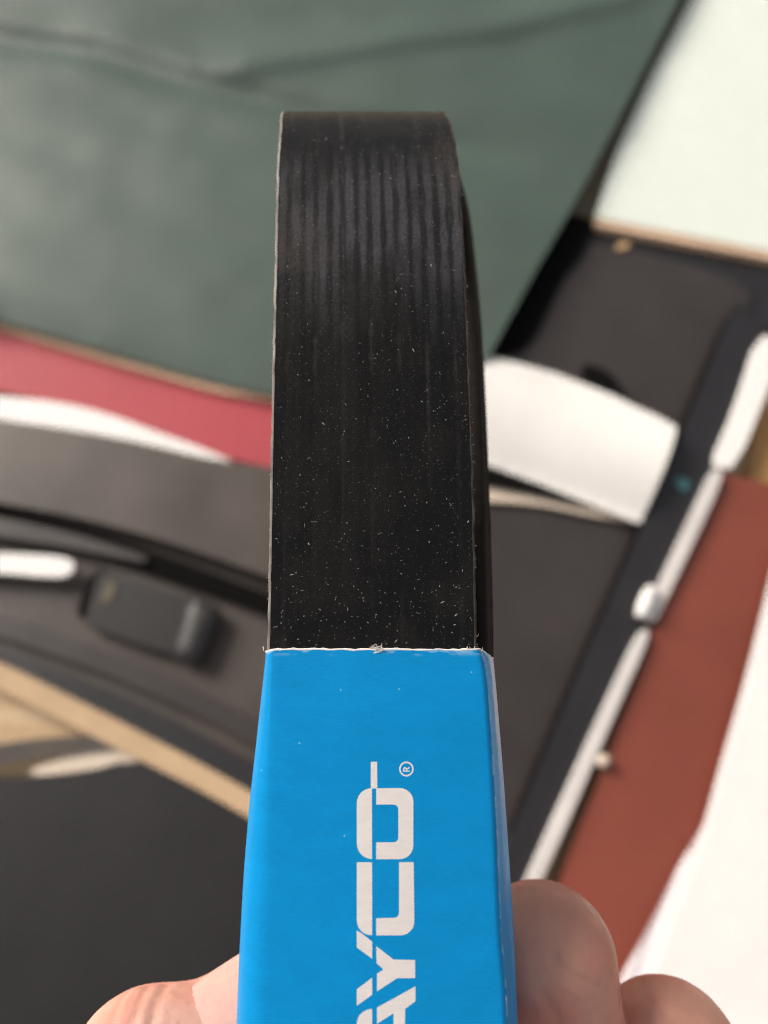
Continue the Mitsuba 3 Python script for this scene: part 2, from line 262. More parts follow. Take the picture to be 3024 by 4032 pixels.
    'cord': [[211.1,272.7],[213.0,271.0],[203.3,254.4],[177.5,205.8],[143.5,139.3],[110.3,77.0],[80.2,18.7],[60.1,-20.2],[57.0,-19.1],[76.3,20.0],[106.2,78.4],[139.2,140.9],[173.1,207.6],[199.0,258.2]],  # outline of the added shadow line, not of a cord
    'strap_end': [[-151.9,111.2],[-144.8,108.7],[-152.1,83.1],[-159.7,86.0]],
    'strap_d': [[-270.3,149.0],[-205.9,138.4],[-167.5,130.0],[-129.2,118.2],[-122.7,114.2],[-128.7,113.6],[-166.3,121.8],[-204.0,127.5],[-268.2,140.0]],
}
LETTERS = {
    'letter': [[[-1.38,15.59],[-1.4,15.59],[-1.84,15.65],[-2.25,15.81],[-2.61,16.07],[-2.88,16.42],[-3.04,16.81],[-3.1,17.24],[-3.07,21.56],[-3.01,21.99],[-2.84,22.38],[-2.57,22.71],[-2.22,22.97],[-1.81,23.13],[-1.37,23.19],[-1.35,23.19]],[[-0.89,15.61],[-0.89,17.38],[1.12,17.38],[1.12,17.38],[1.38,17.45],[1.56,17.62],[1.63,17.86],[1.61,20.95],[1.55,21.19],[1.36,21.36],[1.11,21.42],[-0.88,21.42],[-0.88,23.21],[1.76,23.21],[2.16,23.16],[2.53,23.02],[2.85,22.79],[3.09,22.49],[3.25,22.14],[3.3,21.77],[3.34,17.07],[3.29,16.69],[3.13,16.33],[2.89,16.02],[2.57,15.79],[2.19,15.64],[1.79,15.59]]],
    'letter_001': [[[-3.06,23.53],[-1.35,23.53],[-1.31,31.08],[-1.39,31.08],[-1.81,31.03],[-2.2,30.88],[-2.54,30.64],[-2.8,30.33],[-2.96,29.97],[-3.02,29.59]],[[1.69,23.53],[3.33,23.53],[3.35,29.59],[3.35,29.7],[3.3,30.07],[3.15,30.4],[2.9,30.69],[2.59,30.91],[2.23,31.05],[1.83,31.1],[-0.86,31.1],[-0.87,29.35],[0.99,29.31],[1.14,29.31],[1.41,29.24],[1.6,29.05],[1.67,28.8]]],
    'letter_002': [[[-3.03,30.61],[-2.48,30.88],[-1.31,31.74],[-1.3,33.46],[-3.0,32.33]],[[-0.86,32.19],[1.04,33.55],[3.41,33.61],[3.4,35.42],[1.44,35.42],[-0.77,36.73],[-0.77,34.98],[-0.06,34.54],[-0.82,33.92]]],
    'letter_003': [[[-2.97,36.52],[-1.3,35.37],[-1.29,37.05],[-2.96,38.16]],[[3.43,36.25],[3.42,37.72],[2.29,38.48],[2.27,41.12],[1.03,41.12],[1.03,38.89],[-0.76,39.93],[-0.77,38.33]]],
    'letter_004': [[[-1.29,38.48],[-1.27,46.12],[-2.91,46.12],[-2.95,39.95],[-2.91,39.61],[-2.78,39.29],[-2.58,39.01],[-2.3,38.77],[-1.97,38.6],[-1.61,38.5]],[[-0.76,42.98],[-0.75,46.12],[3.36,46.12],[3.37,44.28],[3.32,43.93],[3.18,43.61],[2.94,43.34],[2.63,43.12],[2.28,42.99],[1.89,42.94],[-0.76,42.94]]],
    'stroke': [[[-1.52,12.71],[-0.79,12.71],[-0.78,15.63],[-1.51,15.63]]],
    'mark_ring_outer': [[[3.41,13.51],[3.38,13.72],[3.29,13.92],[3.16,14.09],[2.98,14.22],[2.78,14.3],[2.56,14.33],[2.35,14.3],[2.14,14.22],[1.97,14.09],[1.84,13.92],[1.76,13.72],[1.73,13.51],[1.76,13.3],[1.84,13.1],[1.98,12.93],[2.15,12.79],[2.35,12.71],[2.57,12.68],[2.79,12.71],[2.99,12.79],[3.16,12.93],[3.3,13.1],[3.38,13.3]]],
    'mark_ring_inner': [[[3.23,13.51],[3.2,13.68],[3.14,13.84],[3.03,13.97],[2.89,14.08],[2.73,14.14],[2.56,14.16],[2.39,14.14],[2.23,14.08],[2.1,13.97],[1.99,13.84],[1.93,13.68],[1.91,13.51],[1.93,13.34],[2.0,13.18],[2.1,13.05],[2.24,12.94],[2.4,12.88],[2.57,12.85],[2.74,12.88],[2.9,12.94],[3.04,13.05],[3.14,13.18],[3.21,13.34]]],
    'mark_letter': [[[2.94,13.8],[2.94,13.68],[2.66,13.68],[2.66,13.57],[2.94,13.41],[2.94,13.26],[2.63,13.44],[2.53,13.32],[2.38,13.3],[2.23,13.37],[2.19,13.48],[2.19,13.8]]],
}

# ------------------------------------------------------------------ the table and what lies on it (world millimetres)
tb = trimesh.creation.box(extents=(1.7, 1.5, 0.03)); tb.apply_translation([0, 0.25, -0.015])
put('tabletop', tb, 'mat_wood', 'tan wooden table top showing between the leather sheets', 'table', 'structure', smooth=False)

def lay(key, name, zfn, thick, mat, label, cat, res=6.0, soft=2, **kw):
    put(key, sheet(OUTLINE[name], zfn, thick, res, soft), mat, label, cat, **kw)

# green hide: two long folds and slack between them
FOLD_A, FOLD_B = OUTLINE['fold_a'], OUTLINE['fold_b']
def green_folds(p):
    z = 2.2 * 2 * (meshkit.fbm(np.column_stack([(p[:, 0] - 0.5 * p[:, 1]) / 120, (p[:, 1] + 0.4 * p[:, 0]) / 50, p[:, 0] * 0]), 2, 31) - 0.5)
    for line, h, up, dn in ((FOLD_A, -5.6, 8.0, 14.0), (FOLD_B, 3.8, 22.0, 9.0)):
        s, along = seg_dist(p, line)                              # s > 0 on the far side of the fold
        prof = np.where(s > 0, np.exp(-(s / up) ** 2), np.exp(-(s / dn) ** 2))
        z = z + h * prof * np.clip((1 - along) / 0.2, 0, 1) * np.clip((along + 0.02) / 0.1, 0, 1)
    return z - 5.8 * np.exp(-np.abs(seg_dist(p, OUTLINE['green'][8:14])[0]) / 22)
lay('tan_board', 'tan_board', waves(10.3, 0.3, 90, 3), 8.0, 'mat_core', 'tan board under the green hide, its raw edge showing above the red sheet', 'board', 8)
lay('leather_hide', 'green', waves(19.7, 2.4, 90, 1, green_folds), 1.6, 'mat_green', 'large wrinkled green leather hide behind the top of the black belt', 'leather sheet', 4)
lay('leather_sheet', 'red', waves(6.5, 0.4, 80, 2), 2.0, 'mat_red', 'smooth red leather sheet sticking out below the green hide', 'leather sheet')
lay('white_strip', 'white_strip', waves(10.5, 0.3, 60, 5), 1.5, 'mat_white', 'narrow tapering white strip between the red sheet and the grey leather', 'strip', 4)
lay('leather_sheet_001', 'grey_left', waves(15, 1.2, 60, 6), 2.2, 'mat_grey', 'wide scuffed brown-grey leather sheet below the red sheet, left of the belt', 'leather sheet')
lay('leather_strap', 'strap_a', waves(8.5, 0.5, 50, 7), 2.4, 'mat_black_and_shade', 'dark strap, near-black to paint in the shadow under the edge of the wide brown-grey leather', 'strap', 4)  # its near-black colour paints the shade below the leather edge
lay('leather_strap_006', 'strap_d', waves(11.5, 0.3, 50, 38), 1.6, 'mat_greydark', 'narrow grey strap tapering out above the flat white stick', 'strap', 3)
lay('leather_sheet_002', 'grey_mid', waves(3.5, 0.5, 60, 8), 2.0, 'mat_grey', 'dark brown-grey leather sheet lying under the folded black strap end', 'leather sheet')
lay('leather_strap_001', 'strap_b', waves(8.0, 0.5, 50, 9), 2.4, 'mat_greydark', 'brown-grey strap slanting past the lower side of the folded strap end', 'strap', 4)
lay('leather_strap_002', 'strap_c', waves(6.5, 0.4, 50, 10), 2.6, 'mat_strap', 'blue-black strap slanting along the tan wooden slat', 'strap', 4)
lay('white_stick', 'stick', waves(13, 0.1, 60, 11), 3.0, 'mat_white', 'flat white stick with a rounded end, left of the folded black strap end', 'stick', 3, 1)
lay('wooden_slat', 'wood_strip', waves(8.0, 0.2, 60, 12), 5.0, 'mat_slat', 'thin tan wooden slat between the blue-black strap and the black leather', 'slat', 4)
lay('leather_strap_003', 'curl_grey', waves(7.5, 0.4, 50, 13), 1.5, 'mat_grey', 'short curved brown-grey strap end above the black leather sheet', 'strap', 3)
lay('cream_scrap', 'curl_cream', waves(5.5, 0.3, 40, 14), 1.6, 'mat_cream', 'thin cream scrap tucked under the curved strap end', 'scrap', 3)
lay('leather_sheet_003', 'black', waves(5.8, 0.8, 90, 15), 1.8, 'mat_black', 'smooth black leather sheet beside the thumb', 'leather sheet')

# a strap end folded into a roll
def dome(name, h, k=7.0):
    poly = Polygon(chaikin(OUTLINE[name], 2))
    def fn(p):
        d = shapely.distance(poly.exterior, shapely.points(p))
        return h * (1 - np.exp(-d / k))
    return fn
put('folded_strap__band', sheet(OUTLINE['pouch'], waves(10.5, 0.15, 40, 39), 3.0, 2.5, 0), 'mat_black')
pd = dome('pouch_band', 3.0, 3.0)
put('folded_strap__roll', sheet(OUTLINE['pouch_band'], lambda p: 11.0 + pd(p), 3.0, 1.5, 1), 'mat_black')
put('folded_strap__tab', sheet(OUTLINE['pouch_clip'], waves(11.2, 0.1, 40, 40), 0.6, 1.5, 1), 'mat_olive', 'dull beige tab on the strap end')
labels['folded_strap'] = {'label': 'flat black strap end folded into a soft roll, with a dull beige tab', 'category': 'strap'}

# right of the belt
lay('white_board__core', 'pale_board', waves(9.6, 0.1, 90, 16), 8.0, 'mat_core', None, None, 8, 0)
lay('white_board__face', 'pale_board_face', waves(10.9, 0.1, 90, 16), 1.2, 'mat_pale', None, None, 8, 0)
labels['white_board'] = {'label': 'large pale white board with a raw tan edge, right of the green hide', 'category': 'board'}
lay('leather_sheet_004', 'charcoal', waves(4.2, 0.3, 60, 17), 1.8, 'mat_strap', 'charcoal leather sheet along the tan edge of the white board', 'leather sheet')
lay('leather_sheet_005', 'grey_right', waves(6.6, 0.4, 70, 18), 1.8, 'mat_greydark', 'long dark brown leather sheet under the curled white strip', 'leather sheet')
lay('tan_scrap', 'scrap', waves(8.0, 0.1, 30, 19), 1.2, 'mat_tan', 'tiny tan scrap on the charcoal leather by the white board', 'scrap', 1.5)
lay('pink_strip', 'pink_strip', waves(9.6, 0.3, 40, 20), 1.4, 'mat_cream', 'thin pinkish strip in the shadow under the curled white strip', 'strip', 3)
lay('leather_loop', 'loop', waves(13.5, 0.2, 40, 21), 5.0, 'mat_black_and_shade', 'small black curved offcut behind the curled white strip', 'offcut', 2)
lay('shade_sheet', 'olive', waves(6.0, 0.2, 60, 33), 1.5, 'mat_olive', 'olive sheet added as table shade in the gap between green hide and white board', 'sheet')  # stands for bare table in shade, the dark tone painted in
lay('shade_strip', 'felt_gap', waves(9.0, 0.2, 60, 34), 1.5, 'mat_black_and_shade', 'black strip added as shadow along the right edge of the green hide', 'strip', 4)  # no felt: the shadow of the hide laid in as a black strip
lay('shade_strip_001', 'felt_arch', waves(12.5, 0.2, 60, 35), 1.5, 'mat_black_and_shade', 'black strip added as shadow in the gap under the curled white strip', 'strip', 3)  # shadow beneath the curl, made as a black strip
lay('shade_line', 'cord', waves(13.0, 0.2, 60, 36), 4.0, 'mat_black_and_shade', 'thin strip added as shadow line along the left side of the long blue-black strap', 'cord', 3)  # dark line of shade at the strap edge, made as a strip
def arch(p):
    c = np.array(OUTLINE['white_arch']); ctr = c.mean(0)
    d = c[5] - c[0]; d /= np.linalg.norm(d)
    nrm = np.array([-d[1], d[0]])
    s = ((p - ctr) @ nrm) / 26.0
    return 17 + 7 * (1 - np.clip(s, -1.2, 1.2) ** 2)
lay('white_strip_001', 'white_arch', arch, 1.8, 'mat_curl', 'broad white strip curled upwards, just right of the black belt', 'strip', 4, 0)
lay('leather_strap_004', 'strap_right', waves(13.5, 0.3, 60, 22), 6.0, 'mat_strap', 'long blue-black strap running beside the thin white rod', 'strap', 4)
lay('teal_scrap', 'teal', waves(14.6, 0.05, 30, 23), 0.8, 'mat_teal', 'teal fleck on the long blue-black strap', 'scrap', 1.5)
lay('white_lath', 'rod_top', waves(16, 0.1, 60, 24), 4.0, 'mat_white', 'wide white lath at the head of the thin white rod', 'lath', 4, 1)
lay('white_rod', 'rod', waves(17, 0.1, 60, 25), 3.5, 'mat_rod', 'thin white rod between the clip and the wide lath', 'rod', 3)
lay('white_rod_001', 'rod_low', waves(17, 0.1, 60, 25), 3.5, 'mat_rod', 'thin white rod running from below the clip down to the fingertip', 'rod', 3)
lay('leather_strap_005', 'strap_end', waves(9.0, 0.1, 60, 37), 3.0, 'mat_black_and_shade', 'short black strap end crossing behind the beige tab of the folded strap', 'strap', 2, 1)
cd = dome('clip', 1.2, 1.2); lay('clip', 'clip', lambda p: 20.5 + cd(p), 4.0, 'mat_white', 'small white clip on the thin white rod', 'clip', 1.2)
rd = dome('rivet', 2.0, 1.5); lay('rivet', 'rivet', lambda p: 17.2 + rd(p), 2.5, 'mat_cream', 'round cream rivet beside the thin white rod', 'rivet', 0.9)
lay('leather_sheet_006', 'redbrown', waves(12.5, 0.6, 80, 26), 2.4, 'mat_redbrown', 'red-brown leather sheet right of the thin white rod', 'leather sheet')
lay('amber_sheet', 'amber', waves(3.6, 0.3, 80, 27), 2.0, 'mat_amber', 'amber sheet behind the top corner of the red-brown leather', 'leather sheet')
FILM = np.array(OUTLINE['film']); run = FILM[4] - FILM[1]; run = run / np.linalg.norm(run); across = np.array([-run[1], run[0]])
def plies(p): return 0.45 * np.sin(p @ across * 1.1 + 5 * meshkit.noise(np.column_stack([p @ run / 30, p @ across / 10, p[:, 0] * 0])))
lay('plastic_film', 'film', lambda p: 16.6 + plies(p), 0.4, 'mat_film', 'crinkled translucent film along the edge of the white sheet', 'plastic film', 1.6)
lay('white_sheet', 'white_sheet', waves(20.5, 0.6, 90, 28), 1.6, 'mat_white', 'large smooth white sheet right of the red-brown leather', 'sheet')

# ------------------------------------------------------------------ what is held: a frame tilted like the hand (millimetres: x right, y up the belt, d away)
def held(p):
    p = np.asarray(p, float) * MM
    return EYE + p[:, :1] * RIGHT + p[:, 1:2] * UP + p[:, 2:3] * AHEAD

def grid_faces(nr, nc, closed=False):
    i, j = np.meshgrid(np.arange(nr - 1), np.arange(nc if closed else nc - 1), indexing='ij')
    k = (j + 1) % nc
    q = np.stack([i * nc + j, i * nc + k, (i + 1) * nc + k, (i + 1) * nc + j], -1).reshape(-1, 4)
    return np.vstack([q[:, [0, 1, 2]], q[:, [0, 2, 3]]])

# ---- drive belt: the line its smooth face follows (x of the middle, y, d)
PATH = np.array([
    (-1.4, -130, 70.5), (-1.4, -100, 76.2), (-1.4, -70, 81.9), (-1.4, -40, 87.5), (-1.4, -16.3, 92.0), (-1.5, 6, 95.2), (-1.7, 24.3, 99.2), (-1.9, 37.3, 102.6),
    (-2.1, 44.7, 105.0), (-2.3, 49.5, 107.4), (-2.6, 56.0, 112.0), (-3.1, 60.4, 116.8), (-3.0, 63.2, 121.6), (-2.6, 65.0, 128.5), (-0.6, 64.0, 136.5), (2.2, 59.2, 142.0),
    (3.9, 50, 143.6), (4.4, 35, 137.0), (3.9, 18, 126.0), (2.9, 0, 113.5), (1.9, -16.3, 103.2), (1.2, -40, 97.6), (1.2, -70, 92.0), (1.2, -100, 86.2), (1.0, -130, 81.2), (0.3, -139.5, 78.6), (-0.6, -139.5, 72.0)])
loop = np.vstack([PATH, PATH[:1]])
chord = np.r_[0, np.cumsum(np.linalg.norm(np.diff(loop[:, 1:], axis=0), axis=1))]
spl = CubicSpline(chord, loop, bc_type='periodic')
V0 = chord[4]                                                     # v = 0 where the belt leaves the sleeve
NS = 900
sv = np.linspace(0, chord[-1], NS)
pc, tc = spl(sv), spl(sv, 1)
tc = tc[:, 1:] / np.linalg.norm(tc[:, 1:], axis=1, keepdims=True)
nc = np.stack([tc[:, 1], -tc[:, 0]], 1)                            # outward: on the front strand towards -d
W2, THICK, BACK = 12.5, 4.3, 1.9
def belt_point(k, x, depth):
    """rows k of the path, offset x across and depth inward"""
    return np.column_stack([pc[k, 0] + x, pc[k, 1] - nc[k, 0] * depth, pc[k, 2] - nc[k, 1] * depth])
allk = np.arange(NS)
def strip(xs, depths, jag=0.0, seed=0):
    xs, depths = np.asarray(xs, float), np.asarray(depths, float)
    rows, uvs = [], []
    for c, (x, dp) in enumerate(zip(xs, depths)):
        jx = jag * 2 * (meshkit.fbm(np.column_stack([sv * 0.9, sv * 0 + seed, sv * 0]), 3, seed) - 0.5) if jag else 0
        rows.append(belt_point(allk, x + jx, dp)); uvs.append(np.column_stack([np.full(NS, x), sv - V0]))
    v = np.stack(rows, 1).reshape(-1, 3); uv = np.stack(uvs, 1).reshape(-1, 2)
    return held(v), grid_faces(NS, len(xs)), uv
def join(*parts):
    v, f, uv, at = [], [], [], 0
    for a, b, c in parts:
        v.append(a); f.append(b + at); uv.append(c); at += len(a)
    return (np.vstack(v), np.vstack(f)), np.vstack(uv)
xs = np.linspace(-W2 + 0.28, W2 - 0.28, 113)
lane = np.cos((xs / 3.57) * 2 * np.pi)
face = strip(xs, 0.030 * (0.5 + 0.5 * lane) + 0.010 * (0.5 + 0.5 * np.cos(xs / 1.19 * 2 * np.pi)))
mesh, uv = join(face, strip([W2 - 0.28, W2 - 0.08, W2], [0.0, 0.06, 0.28], 0.10, 3))
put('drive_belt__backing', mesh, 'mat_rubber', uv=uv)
# cut sides and the ribs inside the loop
mesh, uv = join(strip([W2, W2 + 0.02, W2 - 0.1], [0.28, 1.2, BACK + 0.5], 0.10, 3), strip([-W2 + 0.1, -W2 - 0.02, -W2], [BACK + 0.5, 1.2, 0.28]))
put('drive_belt__cut_side', mesh, 'mat_rubber_side', uv=uv)
for r in range(7):
    c = (r - 3) * 3.57
    mesh, uv = join(strip([c + 1.785, c + 1.7, c + 0.75, c + 0.4, c - 0.4, c - 0.75, c - 1.7, c - 1.785], [BACK, BACK + 0.15, THICK - 0.25, THICK, THICK, THICK - 0.25, BACK + 0.15, BACK]))
    put('drive_belt__rib' + (f'_{r:03d}' if r else ''), mesh, 'mat_rubber_side', uv=uv)
# pale frayed cord along the left corner, on the front strand only as far as it shows
mesh, uv = join(strip([-W2, -W2 - 0.05, -W2 + 0.06, -W2 + 0.28], [0.42, 0.18, 0.02, 0.015], 0.10, 8))
put('drive_belt__frayed_edge', mesh, 'mat_fibre', 'pale frayed cord along the left edge of the belt', uv=uv)

mesh, uv = join(strip([W2 - 0.30, W2 - 0.10, W2 + 0.04, W2 + 0.02], [0.012, -0.01, 0.14, 0.40], 0.14, 12))
put('drive_belt__frayed_edge_001', mesh, 'mat_fray', 'brownish rough edge along the right side of the belt', uv=uv)

def fibre(pts, r, sides=4):
    p = np.asarray(pts, float); t = np.gradient(p, axis=0); t /= np.linalg.norm(t, axis=1, keepdims=True) + 1e-9
    a = np.cross(t, [0.3, 0.5, 0.8]); a /= np.linalg.norm(a, axis=1, keepdims=True); b = np.cross(t, a)
    ang = np.arange(sides) * 2 * np.pi / sides
    rr = r * np.linspace(1, 0.5, len(p))[:, None, None]
    v = p[:, None] + rr * (np.cos(ang)[None, :, None] * a[:, None] + np.sin(ang)[None, :, None] * b[:, None])
    return v.reshape(-1, 3), grid_faces(len(p), sides, True)
def bundle(items):
    v, f, at = [], [], 0
    for a, b in items: v.append(a); f.append(b + at); at += len(a)
    return held(np.vstack(v)), np.vstack(f)
def on_belt(x, v, lift):
    s = V0 + v
    p = spl(s); t = spl(s, 1)[1:]; t = t / np.linalg.norm(t); n = np.array([t[1], -t[0]])
    return np.array([p[0] + x, p[1] + n[0] * lift, p[2] + n[1] * lift])
rd_ = np.random.default_rng(5)
items = []
for _ in range(380):
    x, v = rd_.uniform(-12, 12), rd_.uniform(0.3, 80)
    if rd_.random() < 0.25: v = rd_.uniform(0.3, 14)
    a, L = rd_.uniform(0, 2 * np.pi), rd_.uniform(0.045, 0.14) * (1 + 1.6 * (rd_.random() < 0.10))
    w = min(L, rd_.uniform(0.035, 0.08))
    du, dv = np.array([np.cos(a), np.sin(a)]) * L, np.array([-np.sin(a), np.cos(a)]) * w
    q = [on_belt(x + o[0], v + o[1], 0.02) for o in (du, dv, -du, -dv)] + [on_belt(x, v, 0.09)]
    items.append((np.array(q), np.array([[0, 1, 4], [1, 2, 4], [2, 3, 4], [3, 0, 4]])))
put('drive_belt__dust', bundle(items), 'mat_dust', 'grey dust flecks on the belt', kind='stuff', smooth=False)
items = []
for _ in range(36):
    x, v = rd_.uniform(-11.5, 11.5), rd_.uniform(0.5, 72)
    a, L, k = rd_.normal(0, 0.7), rd_.uniform(0.2, 0.6), rd_.uniform(-1.2, 1.2)
    s = np.linspace(-0.5, 0.5, 6)
    items.append(fibre([on_belt(x + L * q * np.cos(a + k * q), v + L * q * np.sin(a + k * q), 0.04) for q in s], 0.022))
for _ in range(90):   # hairs at the two cut edges
    side = -1 if rd_.random() < 0.6 else 1
    v = rd_.uniform(0, 70); L = rd_.uniform(0.1, 0.35)
    items.append(fibre([on_belt(side * (W2 - 0.05 + L * q), v + 0.5 * L * q * rd_.normal(), 0.05 - 0.3 * q * rd_.random()) for q in (0, 0.5, 1)], 0.025))
put('drive_belt__lint', bundle(items), 'mat_lint', 'short pale lint fibres on the belt', kind='stuff', smooth=False)
labels['drive_belt'] = {'label': 'dusty black ribbed rubber drive belt folded into a loop, held upright in the blue sleeve', 'category': 'drive belt'}

# ---- blue card sleeve: axis down from the mouth, sections change with t
SL = 0.19; AX = np.array([-1, -SL]) / math.hypot(1, SL); NX = np.array([-SL, 1]) / math.hypot(1, SL)   # (y, d) down the sleeve, and away from its face
X_LEFT = PchipInterpolator([0, 5.4, 11, 18, 28, 40, 110], [-14.5, -14.95, -15.45, -16.05, -16.55, -16.75, -16.7])
X_FOLD = PchipInterpolator([0, 2.0, 8.5, 18, 31, 38, 110], [11.6, 12.15, 12.6, 12.95, 13.2, 13.6, 13.8])
X_SIDE = PchipInterpolator([0, 8, 18, 40, 110], [13.3, 13.75, 14.3, 15.0, 15.2])
def bulge(x, t):
    c, h = (X_LEFT(t) + X_FOLD(t)) / 2, (X_FOLD(t) - X_LEFT(t)) / 2
    return -0.40 * np.clip(1 - ((x - c) / h) ** 2, 0, 1) * np.clip(0.35 + t / 14, 0, 1)
def section(t, inset=0.0):
    xl, xf, xs_ = float(X_LEFT(t)) + inset, float(X_FOLD(t)) - inset, float(X_SIDE(t)) - inset
    n0, nb = inset, 11.6 - inset
    pts, rl, rr = [], float(np.interp(t, [0, 25], [1.3, 3.6])), 0.9
    for a in np.linspace(0, np.pi / 2, 9): pts.append((xl + rl * (1 - np.sin(a)), n0 + 4.6 * (1 - np.cos(a)) ** 1.0))
    pts = pts[::-1]                                              # left side up to the front face
    for x in np.linspace(xl + rl, xf - rr, 40)[1:-1]: pts.append((x, n0))
    for a in np.linspace(0, np.pi / 2, 7): pts.append((xf - rr + rr * np.sin(a), n0 + rr * (1 - np.cos(a))))
    for q in np.linspace(0, 1, 8)[1:]: pts.append((xf + (xs_ + 0.5 - xf) * np.sin(q * np.pi / 2), n0 + rr + 5.8 * q))
    for a in np.linspace(0, np.pi / 2, 7)[1:]: pts.append((xs_ + 0.5 - 3.2 * (1 - np.cos(a)), n0 + rr + 5.8 + (nb - n0 - rr - 5.8) * np.sin(a)))
    for x in np.linspace(xs_ - 2.7, xl + 3.4, 14)[1:]: pts.append((x, nb))
    for a in np.linspace(0, np.pi / 2, 7)[1:]: pts.append((xl + 3.4 * (1 - np.sin(a)), nb - (nb - n0 - 4.6) * (1 - np.cos(a))))
    p = np.array(pts[:-1])
    front = p[:, 1] < n0 + 4.6
    p[:, 1] += np.where(front, bulge(np.clip(p[:, 0], X_LEFT(t), X_FOLD(t)), t), 0)
    return p
def sleeve_pt(x, n, t):
    x, n, t = np.broadcast_arrays(np.asarray(x, float), np.asarray(n, float), np.asarray(t, float))
    return np.column_stack([x, -16.3 + AX[0] * t + NX[0] * n, 91.3 + AX[1] * t + NX[1] * n])
TS = np.r_[np.linspace(0, 45, 91), np.linspace(47, 105, 20)]
def mouth(p, i):
    """the mouth is cut unevenly and dips over the folded corner"""
    x, n = p[:, 0], p[:, 1]
    return 0.10 * (meshkit.fbm(np.column_stack([x * 0.8, n * 0.8, x * 0]), 3, 4) - 0.5) * 2 + 0.9 * np.clip((x - 11.0) / 2.4, 0, 1) ** 2 + 0.25 * np.clip((-12.5 - x) / 2, 0, 1) + 0.02 * n
def tube(inset, flip=False):
    rows, uvs = [], []
    for t in TS:
        p = section(t, inset)
        tt = t + mouth(p, 0) * max(0, 1 - t / 6)
        rows.append(sleeve_pt(p[:, 0], p[:, 1], tt))
        d = np.r_[0, np.cumsum(np.linalg.norm(np.diff(p, axis=0), axis=1))]
        k = int(np.argmin(np.hypot(p[:, 0] - X_FOLD(t), p[:, 1] - 0.9 - inset)))
        uvs.append(np.column_stack([d - d[k], np.full(len(p), t)]))
    n = len(rows[0]); v = np.vstack(rows)
    f = grid_faces(len(TS), n, True)
    return v, (f[:, ::-1] if flip else f), np.vstack(uvs), n
v, f, uv, nsec = tube(0.0)
put('card_sleeve__card', (held(v), f), 'mat_card', uv=uv)
vi, fi, _, _ = tube(0.45, True)
put('card_sleeve__lining', (held(vi), fi), 'mat_card_inside')
# raw cut edge round the mouth: a rough rounded lip
lip, prof = [], [(0.0, 0.10), (-0.05, -0.04), (0.12, -0.12), (0.33, -0.10), (0.48, 0.05)]
p0 = section(0.0)
ctr = p0.mean(0)
nn = np.roll(p0, -1, 0) - np.roll(p0, 1, 0); nn = np.stack([nn[:, 1], -nn[:, 0]], 1); nn /= np.linalg.norm(nn, axis=1, keepdims=True)
if ((p0 - ctr) * nn).sum() > 0: nn = -nn                          # inward
rough = meshkit.fbm(np.column_stack([p0 * 1.7, p0[:, 0] * 0]), 3, 6) - 0.5
for ins, up in prof:
    q = p0 + nn * (ins + 0.10 * rough[:, None])
    lip.append(sleeve_pt(q[:, 0], q[:, 1], mouth(p0, 0) + up + 0.25 * rough * (up < 0)))
put('card_sleeve__cut_edge', (held(np.vstack(lip)), grid_faces(len(prof), nsec, True)), 'mat_card_edge', 'pale raw card edge round the mouth of the sleeve')
# torn nick in the middle of the mouth
items, rn = [], np.random.default_rng(3)
nx = -0.75
for k in range(16):
    a = rn.normal(0, 0.8); L = rn.uniform(0.25, 0.9)
    b = np.array([nx + rn.uniform(-0.55, 0.55), rn.uniform(-0.35, 0.05), rn.uniform(-0.3, 0.5)])
    pts = [sleeve_pt(b[0] + L * q * np.sin(a) + 0.15 * q * q * rn.normal(), b[1] - 0.25 * q, b[2] - L * q * np.cos(a) * 0.8)[0] for q in (0, 0.35, 0.7, 1)]
    items.append(fibre(pts, rn.uniform(0.04, 0.10)))
for side in (-1, 1):   # stray corners of torn card
    for k in range(5):
        L = rn.uniform(0.2, 0.6); x0 = -14.3 if side < 0 else rn.uniform(6.5, 12.5)
        pts = [sleeve_pt(x0 + side * L * q * 0.5 * rn.random(), 0.3, 0.15 - L * q + (0.7 if x0 > 12 else 0))[0] for q in (0, 0.5, 1)]
        items.append(fibre(pts, 0.05))
put('card_sleeve__torn_nick', bundle(items), 'mat_card_edge', 'white torn fibres at the nick in the sleeve mouth', smooth=False)

# lettering printed on the face, wrapped on its slight bulge
def flat_print(polys, proud=0.012):
    V, F, at = [], [], 0
    for g in polys:
        v2, f2 = trimesh.creation.triangulate_polygon(g, engine='earcut')
        v3, f3 = trimesh.remesh.subdivide_to_size(np.column_stack([v2, v2[:, 0] * 0]), f2, 1.2)
        V.append(sleeve_pt(v3[:, 0], bulge(v3[:, 0], v3[:, 1]) - proud, v3[:, 1])); F.append(f3 + at); at += len(v3)
    return held(np.vstack(V)), np.vstack(F)
for k in LETTERS:
    if k.startswith('letter') or k == 'stroke':
        put('card_sleeve__' + k, flat_print([Polygon(p).buffer(0) for p in LETTERS[k]]), 'mat_print')
ring = Polygon(LETTERS['mark_ring_outer'][0]).difference(Polygon(LETTERS['mark_ring_inner'][0]))
rl = Polygon(LETTERS['mark_letter'][0]).buffer(0)
hole = shapely.affinity.scale(rl, 0.3, 0.3)
c = np.array(LETTERS['mark_letter'][0]); o, up, rt = c[0], c[11] - c[0], c[5] - c[0]
hole = Polygon([o + up * a + rt * b for a, b in ((0.58, 0.24), (0.82, 0.24), (0.82, 0.60), (0.58, 0.60))])
put('card_sleeve__registered_mark', flat_print([ring, rl.difference(hole)]), 'mat_print')
labels['card_sleeve'] = {'label': 'glossy blue card sleeve with pale sideways lettering, gripped round the black belt', 'category': 'sleeve'}

